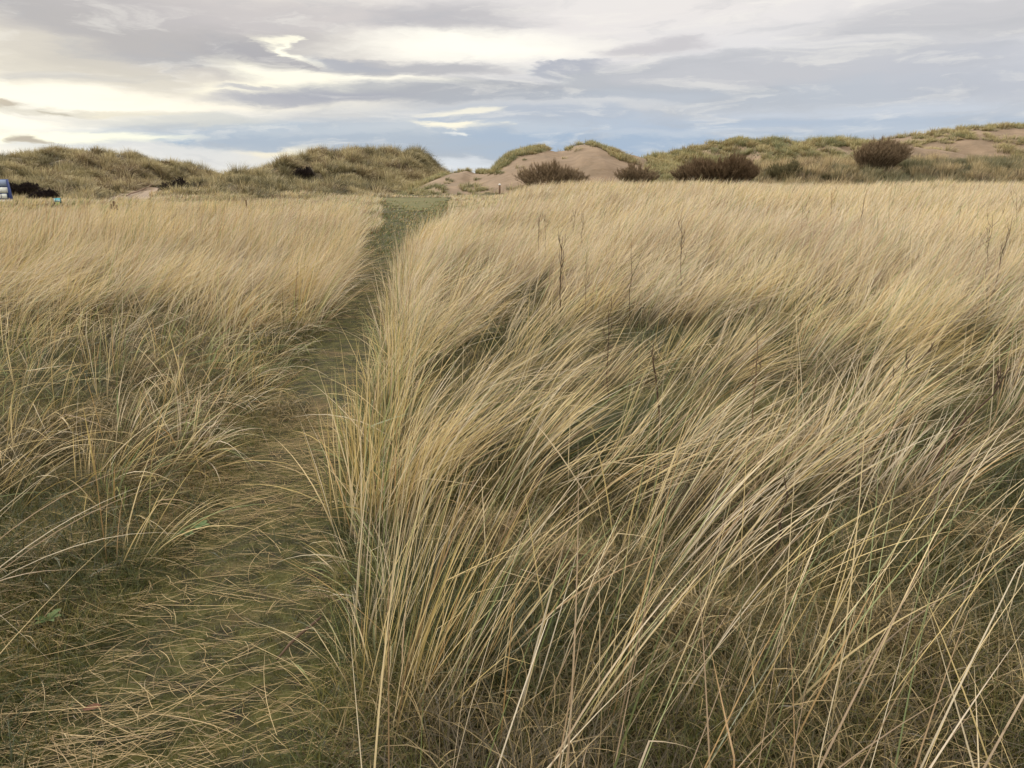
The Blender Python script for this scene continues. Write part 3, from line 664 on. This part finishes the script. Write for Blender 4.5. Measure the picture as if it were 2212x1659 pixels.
M_thick = noise_mat('thicket_twig', [(.3, (36, 30, 30)), (.6, (56, 46, 42))], scale=4, bump=.2)
def shrub(px, pyt, wpx, Yd, base_z, label, mt=M_twig, stems=150, sides_out=1.0, group='bare bushes at the foot of the dunes', skew=0.0, depth=.8, tw=.022, name='bare_shrub', fan=.9):
    cx, _, ztop = at_y(px, pyt, Yd); rx = wpx / F * Yd * .5; H = ztop - base_z
    e = empty(name, (cx, Yd, base_z), label, 'bush', group)
    br = MB(); pts = []; n = int(stems * 4.2)
    rs = np.random.default_rng(int(px * 7 + pyt)); TP, TL, TW, TA, TT, TB = [], [], [], [], [], []
    for i in range(n):
        u = rs.uniform(-1, 1); v = rs.uniform(-1, 1)
        if u * u + v * v > 1: continue
        hh = 1.08 * H * math.sqrt(1 - .7 * (u * u + v * v)) * rs.uniform(.75, 1.05) * (.62 + .62 * float(vnoise(u * 2.6 + px, v * 2.6, 3)))
        bx, by = u * rx * .55, v * rx * depth * .55
        tx, ty = u * rx * rs.uniform(.9, 1.1) + skew * hh, v * rx * depth * .95
        p = []
        for k in range(5):
            s = k / 4; q = s ** 1.25
            p.append((bx + (tx - bx) * s + rs.normal(0, .03) * k, by + (ty - by) * s + rs.normal(0, .03) * k, hh * .9 * (s * (1.25 - .25 * s)) - .05 * (k == 0)))
        br.tube(p, [.020, .016, .012, .008, .004], 3)
        for k in range(1, 5):
            m = 22
            for j in range(m):
                f = rs.random(); a = np.array(p[k - 1]) * (1 - f) + np.array(p[k]) * f
                TP.append(a); TL.append(hh * rs.uniform(.08, .2)); TA.append(math.atan2(v, u + skew) + rs.normal(0, 1.2)); TT.append(abs(rs.normal(.3, .3)) * fan); TB.append(rs.normal(.0, .3))
    br.build('branches', M_branch, e)
    n2 = len(TP)
    V, Q, T, A = blades(np.array(TP), np.array(TL), np.full(n2, tw), np.array(TA), np.array(TT), np.array(TB), 3)
    mesh_obj('twigs', V, Q, mt, e)
    return e
shrub(1194, 353, 158, 63, gz(3.4, 55) + .1, 'broad brown leafless bush standing alone in front of the bare sand face')
shrub(1378, 359, 100, 66, .9, 'low spreading leafless bush just left of the biggest bush', stems=90)
shrub(1480, 356, 62, 69, 1.3, 'small reddish leafless bush touching the left side of the biggest bush', stems=60)
shrub(1562, 331, 158, 65, .6, 'biggest dark brown leafless bush, rounded, at the foot of the long green dune', mt=M_twigd, stems=230)
shrub(1898, 297, 118, 72, 2.3, 'reddish brown leafless bush leaning right, high on the grassy bank', stems=170, skew=.35)
shrub(656, 362, 46, 84, 1.3, 'small round dark bush on the lower left slope of the central dune', mt=M_thick, stems=80)
shrub(392, 391, 98, 62, .2, 'flat wide dark thicket beside the sandy track', mt=M_thick, stems=130)
shrub(350, 349, 44, 120, 3.0, 'dark scrubby bush on the skyline between the left dune and the small knoll', mt=M_twigd, stems=60, tw=.04)
shrub(45, 396, 80, 55, .3, 'dark thicket right beside the blue notice board', mt=M_thick, stems=110)
shrub(92, 410, 62, 52, -.1, 'dark low thicket between the other thicket and the turquoise sign', mt=M_thick, stems=150)
shrub(1700, 348, 90, 70, 1.0, 'low grey olive scrub at the foot of the bank right of the biggest bush', mt=M_twigg, stems=60)
#shrub(2010, 318, 60, 80, 3.0, 'thin grey scrub behind the leaning reddish bush', mt=M_twigg, stems=40)

# dry stalks standing in the straw field
def stalk(tx, ty, bx, by, H, label, dark=True, forks=5, r=.004, umbel=False, seed=0, stretch=1.0):
    """tx,ty: tip in the 4032 frame; bx,by: lowest visible point"""
    k = 2212 / 4032; tx *= k; ty *= k; bx *= k; by *= k
    d = pxdir(tx, ty)
    lo, hi = 1.0, 60.0                                  # distance at which the tip is H above the ground
    for _ in range(60):
        Yd = (lo + hi) / 2; K = Yd / d[1]; z = EYE + d[2] * K
        if z - gz(d[0] * K, Yd) > H: lo = Yd
        else: hi = Yd
    K = Yd / d[1]; tip = Vector((d[0] * K, Yd, EYE + d[2] * K))
    d2 = pxdir(bx, by); K2 = Yd / d2[1]; low = Vector((d2[0] * K2, Yd, EYE + d2[2] * K2))
    run = (tip - low); 
    slope = run.x / max(run.z, .05)
    basex = tip.x - slope * H; g0 = float(gz(basex, Yd)); root = Vector((basex, Yd, g0 - .02))
    e = empty('dead_stalk_plant', tuple(root), label, 'dead plant', 'dry stalks standing in the straw field')
    rs = random.Random(seed + int(tx)); mt = M_stalk if dark else M_stalk2
    T = tip - root; st = MB(); sc = max(.8, Yd * .00020 / r)
    main = [T * s + Vector((rs.gauss(0, .008), rs.gauss(0, .008), 0)) * (s > 0) for s in (0, .2, .4, .6, .8, 1)]
    rr = r * sc
    st.tube([tuple(p) for p in main], [rr * 1.2, rr * 1.1, rr, rr * .8, rr * .6, rr * .35], 5); st.build('stem', mt, e)
    for i in range(forks):
        bb = MB()
        s = rs.uniform(.45, .95); p0 = T * s; L = H * rs.uniform(.12, .28) * (1.3 - s * .6); sg = rs.choice((-1, 1))
        dv = Vector((sg * rs.uniform(.15, .5), rs.uniform(-.3, .3), 1)).normalized() if not umbel else Vector((sg * rs.uniform(.4, .9), rs.uniform(-.4, .4), .8)).normalized()
        p1 = p0 + dv * L * .5; p2 = p0 + (dv + Vector((-sg * .12, 0, .15))).normalized() * L
        bb.tube([tuple(p0), tuple(p1), tuple(p2)], [rr * .6, rr * .5, rr * .3], 4)
        for q in range(4 if umbel else 2):
            w = Vector((rs.uniform(-.6, .6), rs.uniform(-.5, .5), 1)).normalized() * L * rs.uniform(.2, .4)
            pb = p2 if umbel else p1
            bb.tube([tuple(pb - w * .05), tuple(pb + w)], [rr * .4, rr * .25], 3)
        bb.build('side_branch', mt, e)
    return e
ST = [
 (2212, 931, 2207, 1198, .95, 'tallest blackish branching stalk in the middle of the straw, feathery at its top', True, 10, .007, False),
 (2121, 840, 2121, 931, .95, 'dark forked stalk, leftmost of the cluster in the far straw right of the path', True, 5, .006, False),
 (2146, 840, 2146, 904, .95, 'thin dark stalk just right of the leftmost forked stalk', True, 4, .005, False),
 (2268, 795, 2262, 877, .98, 'thin forked brown stalk in far straw below the broad brown bush', True, 5, .005, False),
 (2296, 840, 2293, 931, .95, 'knotty dark stalk directly behind the tallest blackish stalk', True, 5, .006, False),
 (2402, 769, 2379, 855, 1.0, 'thin stalk leaning right below the broad brown bush', False, 4, .005, False),
 (2684, 868, 2684, 1071, 1.0, 'tall slender dark stalk below the biggest bush with a pale collar', True, 6, .006, False),
 (2488, 940, 2485, 1053, .9, 'bare unbranched dark stalk between the two tall dark stalks', True, 0, .005, False),
 (2309, 1003, 2307, 1062, .8, 'small grey branched stalk right beside the tallest blackish stalk', False, 5, .004, False),
 (2397, 1207, 2395, 1379, .72, 'short dark stalk in the brown hollow below the tallest stalk', True, 3, .005, False),
 (2570, 1393, 2599, 1730, .62, 'thick dark broken stalk with a bent tip in the brown hollow', True, 2, .008, False),
 (2980, 1229, 2972, 1494, .85, 'grey upright stalk among the dense right hand blades', False, 2, .005, False),
 (3275, 736, 3270, 915, 1.12, 'tall umbel stalk with spread ribs against the far edge of the straw', False, 6, .006, True),
 (3162, 796, 3156, 896, 1.0, 'umbel stalk with curled head left of the tall umbel stalk', False, 6, .006, True),
 (3412, 745, 3371, 951, 1.12, 'long bare stalk leaning right with one fork, right of the umbels', True, 3, .006, False),
 (3788, 800, 3770, 901, 1.0, 'thin wavy dark stalk alone in the far right straw', True, 1, .005, False),
 (3911, 846, 3889, 1006, 1.0, 'dark branching stalk second from the right edge', True, 7, .005, True),
 (3987, 855, 3925, 1098, 1.05, 'long dark stalk leaning right near the right edge', True, 5, .006, False),
 (4003, 741, 4003, 777, 1.15, 'fine umbel stalk at the right edge where straw meets the bank', False, 6, .005, True),
 (3716, 1335, 3441, 1557, .6, 'dark stalk lying over to the right among the right hand blades', True, 4, .006, False),
 (3991, 1441, 3731, 1721, .62, 'thick dark stalk lying over near the right edge of the picture', True, 4, .008, False),
 (3110, 1875, 3090, 1971, .4, 'short dark stub in the dense clump right of centre', True, 1, .006, False)]
for i, s in enumerate(ST): stalk(*s, seed=i)

# ------------------------------------------------------------------ posts, signs, sandy track
M_wood = noise_mat('weathered_wood', [(.3, (92, 72, 56)), (.6, (128, 104, 84))], scale=12, stretch=(1, 1, .15), bump=.4)
M_woodd = noise_mat('dark_wood', [(.3, (62, 46, 34)), (.6, (92, 70, 50))], scale=12, stretch=(1, 1, .15), bump=.4)
def plain(name, c, rough=.5, var=6):
    return noise_mat(name, [(.3, tuple(max(0, v - var) for v in c)), (.7, tuple(min(255, v + var) for v in c))], scale=3, rough=rough, bump=.05)
M_white = plain('white_paint', (226, 222, 216)); M_paper = plain('paper', (228, 230, 220), .7); M_blue = plain('blue_frame', (52, 66, 112), .4)
M_lblue = plain('pale_blue_header', (150, 166, 192), .4); M_grey = plain('grey_panel', (200, 196, 184), .6); M_turq = plain('turquoise_print', (104, 186, 196), .4)
M_pturq = plain('pale_blue_print', (186, 222, 228), .4); M_lime = plain('lime_print', (186, 202, 120), .4); M_dark = plain('dark_frame', (40, 60, 70), .4)
def post(px, pt, Yd, H, wd, label, mat, cap=False, name='wooden_post'):
    x, _, zt = at_y(px, pt, Yd); z0 = zt - H
    e = empty(name, (x, Yd, z0), label, 'post', None)
    m = MB(); a = wd / 2
    m.tube([(0, 0, 0), (0.0, 0, H * .5), (wd * .1, 0, H)], [a * 1.05, a, a * .95], 8)
    n = len(m.V); m.V.append((wd * .1, 0, H + a * .25)); 
    for k in range(8): m.Q.append((n - 8 + k, n - 8 + (k + 1) % 8, n, n))
    m.Q = [q for q in m.Q]
    o = m.build('shaft', mat, e)
    if cap:
        c_ = MB(); c_.tube([(wd * .1, 0, H - a * .4), (wd * .1, 0, H + a * .5), (wd * .1, 0, H + a * 1.1)], [a * 1.12, a * 1.12, a * .6], 8); c_.box(-a * .3 + wd * .1, a * .3 + wd * .1, -a * .3, a * .3, H + a * 1.0, H + a * 1.15)
        c_.build('cap', M_white, e)
    return e
post(1079, 399, 54, 1.15, .14, 'brown wooden marker post with white cap in front of the sand dune', M_wood, True)
post(1468, 410, 50, .9, .09, 'tiny dark post tip just showing above the straw below the biggest bush', M_woodd)
post(245, 435, 30, 1.15, .10, 'tallest dark stake of the three close together in the straw at left', M_woodd)
post(239, 441, 30, 1.0, .09, 'short dark stake left of the tallest one of the three', M_woodd)
post(251, 443, 30, 1.0, .09, 'shortest dark stake right of the tallest one of the three', M_woodd)
post(182, 444, 28, 1.0, .07, 'lone small brown stake between the turquoise sign and the three stakes', M_wood)
post(531, 432, 34, .9, .07, 'small dark stake in the straw left of the green lawn', M_woodd)

def bx(parent, name, mat, x0, x1, y0, y1, z0, z1):
    m = MB(); m.box(x0, x1, y0, y1, z0, z1); return m.build(name, mat, parent)
# notice board, cut by the left edge of the picture
Yb = 44.0
xr_, _, zt = at_y(15, 387, Yb); z0 = -.3
e = empty('notice_board', (xr_, Yb, z0), 'blue framed notice board with white sheets pinned up, at the left edge', 'notice board')
H = zt - z0; Wd = 2.2
def pt(py): return at_y(10, py, Yb)[2] - z0
bx(e, 'back_panel', M_blue, -Wd, 0, .02, .09, pt(446), H)
m = MB(); s0, s1 = .03, .13                                   # side buttress wider at its foot
v = [(0, -.10, 0), (s1, -.10, 0), (s1, .12, 0), (0, .12, 0), (0, -.10, H), (s0, -.10, H), (s0, .06, H), (0, .06, H)]
m.add((v, [(0, 3, 2, 1), (4, 5, 6, 7), (0, 1, 5, 4), (1, 2, 6, 5), (2, 3, 7, 6), (3, 0, 4, 7)])); m.build('side_buttress', M_blue, e)
bx(e, 'header', M_lblue, -Wd + .04, -.03, -.05, .02, pt(402.5), pt(388))
f = bx(e, 'noticeboard_frame', M_blue, -Wd + .02, -.01, -.03, .02, pt(430), pt(403.2))
bx(f, 'large_sheet', M_paper, -1.35, -.03, -.045, -.033, pt(416.5), pt(404.5))
for k in range(3): bx(f, 'small_sheet', M_paper, -.46 - k * .36, -.12 - k * .36 - .02, -.045, -.033, pt(428.6), pt(418.6))
bx(e, 'lower_panel', M_grey, -Wd + .02, .12, -.13, .02, pt(446), pt(431))
for k in range(2): bx(e, 'leg', M_blue, -Wd + .1 + k * 1.9, -Wd + .22 + k * 1.9, .1, .22, 0, pt(446))
# small turquoise sign
x, _, zt = at_y(123, 428, 42); z1 = at_y(123, 447, 42)[2]
e = empty('information_sign', (x, 42, -.3), 'small turquoise and lime green information sign on a post, left', 'sign')
bx(e, 'post', M_dark, -.05, .05, .04, .12, 0, zt + .3 - .05)
zz = lambda py: at_y(123, py, 42)[2] + .3
bx(e, 'sign_panel', M_dark, -.20, .20, 0, .04, zz(442), zz(427.5))
bx(e, 'picture_panel', M_turq, -.10, .185, -.012, -.002, zz(436.5), zz(428.2)); bx(e, 'side_strip', M_pturq, -.185, -.115, -.012, -.002, zz(436.5), zz(428.8))
bx(e, 'sky_print', M_pturq, -.06, .15, -.02, -.014, zz(434.5), zz(431.5)); bx(e, 'lower_print', M_lime, -.13, .13, -.012, -.002, zz(446), zz(437))

# sandy track up the left bank with its timber edging
def drape(px, py, lift=.05):
    """point of the left bank that shows at px,py"""
    d = pxdir(px, py); best = None
    for Yd in np.linspace(41, 71, 300):
        K = Yd / d[1]; z = EYE + d[2] * K
        if max(left_bank.z(np.array(d[0] * K), np.array(Yd)), gz(d[0] * K, Yd)) > z: best = Yd; break
    Yd = best or 60.0; K = Yd / d[1]
    return (d[0] * K, Yd, max(float(left_bank.z(np.array(d[0] * K), np.array(Yd))), float(gz(d[0] * K, Yd))) + lift)
rows = [((210, 452), (300, 452)), ((228, 436), (318, 436)), ((240, 428), (326, 428)), ((262, 420), (334, 420)), ((284, 412), (340, 412)), ((306, 406), (346, 407))]
V = []
for a, b in rows:
    for t in np.linspace(0, 1, 12): V.append(drape(a[0] + (b[0] - a[0]) * t, a[1] + (b[1] - a[1]) * t + math.sin(t * 9) * .8, .07))
Q = [(r * 12 + i, r * 12 + i + 1, (r + 1) * 12 + i + 1, (r + 1) * 12 + i) for r in range(5) for i in range(11)]
o = mesh_obj('sandy_track', V, Q, M_sand, smooth=True); tag(o, kind='structure')
m = MB(); P_ = [drape(a, b, .22) for a, b in ((274, 430), (284, 424), (298, 420), (310, 415), (322, 409), (330, 404))]
m.tube(P_, .05, 6); o = m.build('timber_edging', M_wood); tag(o, 'low timber rail edging the pale sandy track at left', 'edging rail')

# ------------------------------------------------------------------ small things on the path
M_leaf = noise_mat('broad_leaf', [(.3, (62, 80, 42)), (.6, (96, 112, 72))], scale=30, bump=.2)
M_bleaf = noise_mat('dead_leaf', [(.3, (78, 50, 36)), (.6, (100, 68, 50))], scale=30, bump=.2)
def leaf(L, W, az, tilt, off=(0, 0, 0)):
    V, Q = [], []; n = 7
    for i in range(n):
        s = i / (n - 1); wdt = W * .5 * math.sin(math.pi * min(.97, s * .93 + .05)) ** .8
        rx = s * L; rz = math.sin(s * 2.2) * L * tilt
        for j, q in enumerate((-1, 0, 1)):
            xx, yy, zz_ = rx, q * wdt, rz + abs(q) * W * .12
            V.append((off[0] + xx * math.cos(az) - yy * math.sin(az), off[1] + xx * math.sin(az) + yy * math.cos(az), off[2] + zz_))
    for i in range(n - 1):
        for j in range(2): Q.append((i * 3 + j, i * 3 + j + 1, i * 3 + j + 4, i * 3 + j + 3))
    return V, Q
def rosette(px, py, n, L, label, seed, W=.4):
    x, y = at_ground(px, py); rs = random.Random(seed)
    e = empty('leafy_weed', (x, y, float(gz(x, y)) + .02), label, 'weed', 'small broad leaved weeds on the turf')
    for i in range(n):
        m = MB(); l = L * rs.uniform(.7, 1.1); m.add(leaf(l, l * W, i * 2 * math.pi / n + rs.uniform(-.4, .4), rs.uniform(.15, .4))); m.build('leaf', M_leaf, e, True)
rosette(432, 1146, 5, .06, 'pale green broad leaved weed on the left edge of the path', 3, .6)
rosette(408, 1162, 4, .04, 'tiny darker weed just below the pale green one', 4, .6)
rosette(110, 1370, 7, .05, 'ragged low weed at the lower left', 5, .5)
x, y = at_ground(182, 1547)
m = MB(); m.add(leaf(.055, .03, .1, .15)); o = m.build('dead_leaf', M_bleaf, smooth=True); o.location = (x, y, float(gz(x, y)) + .02); tag(o, 'curled reddish brown dead leaf on the turf at lower left', 'leaf')
a = at_ground(600, 1440); b = at_ground(695, 1358)
x, y = a; z = float(gz(x, y)) + .03
m = MB(); D_ = Vector((b[0] - a[0], b[1] - a[1], float(gz(*b)) + .05 - z)); m.tube([tuple(D_ * s + Vector((0, .01 * math.sin(s * 6), .012 * math.sin(s * 3)))) for s in (0, .25, .5, .75, 1)], [.003, .005, .006, .006, .005], 6)
o = m.build('fallen_twig', M_stalk, smooth=True); o.location = (x, y, z); tag(o, 'dark bare twig lying at the right edge of the path', 'twig')
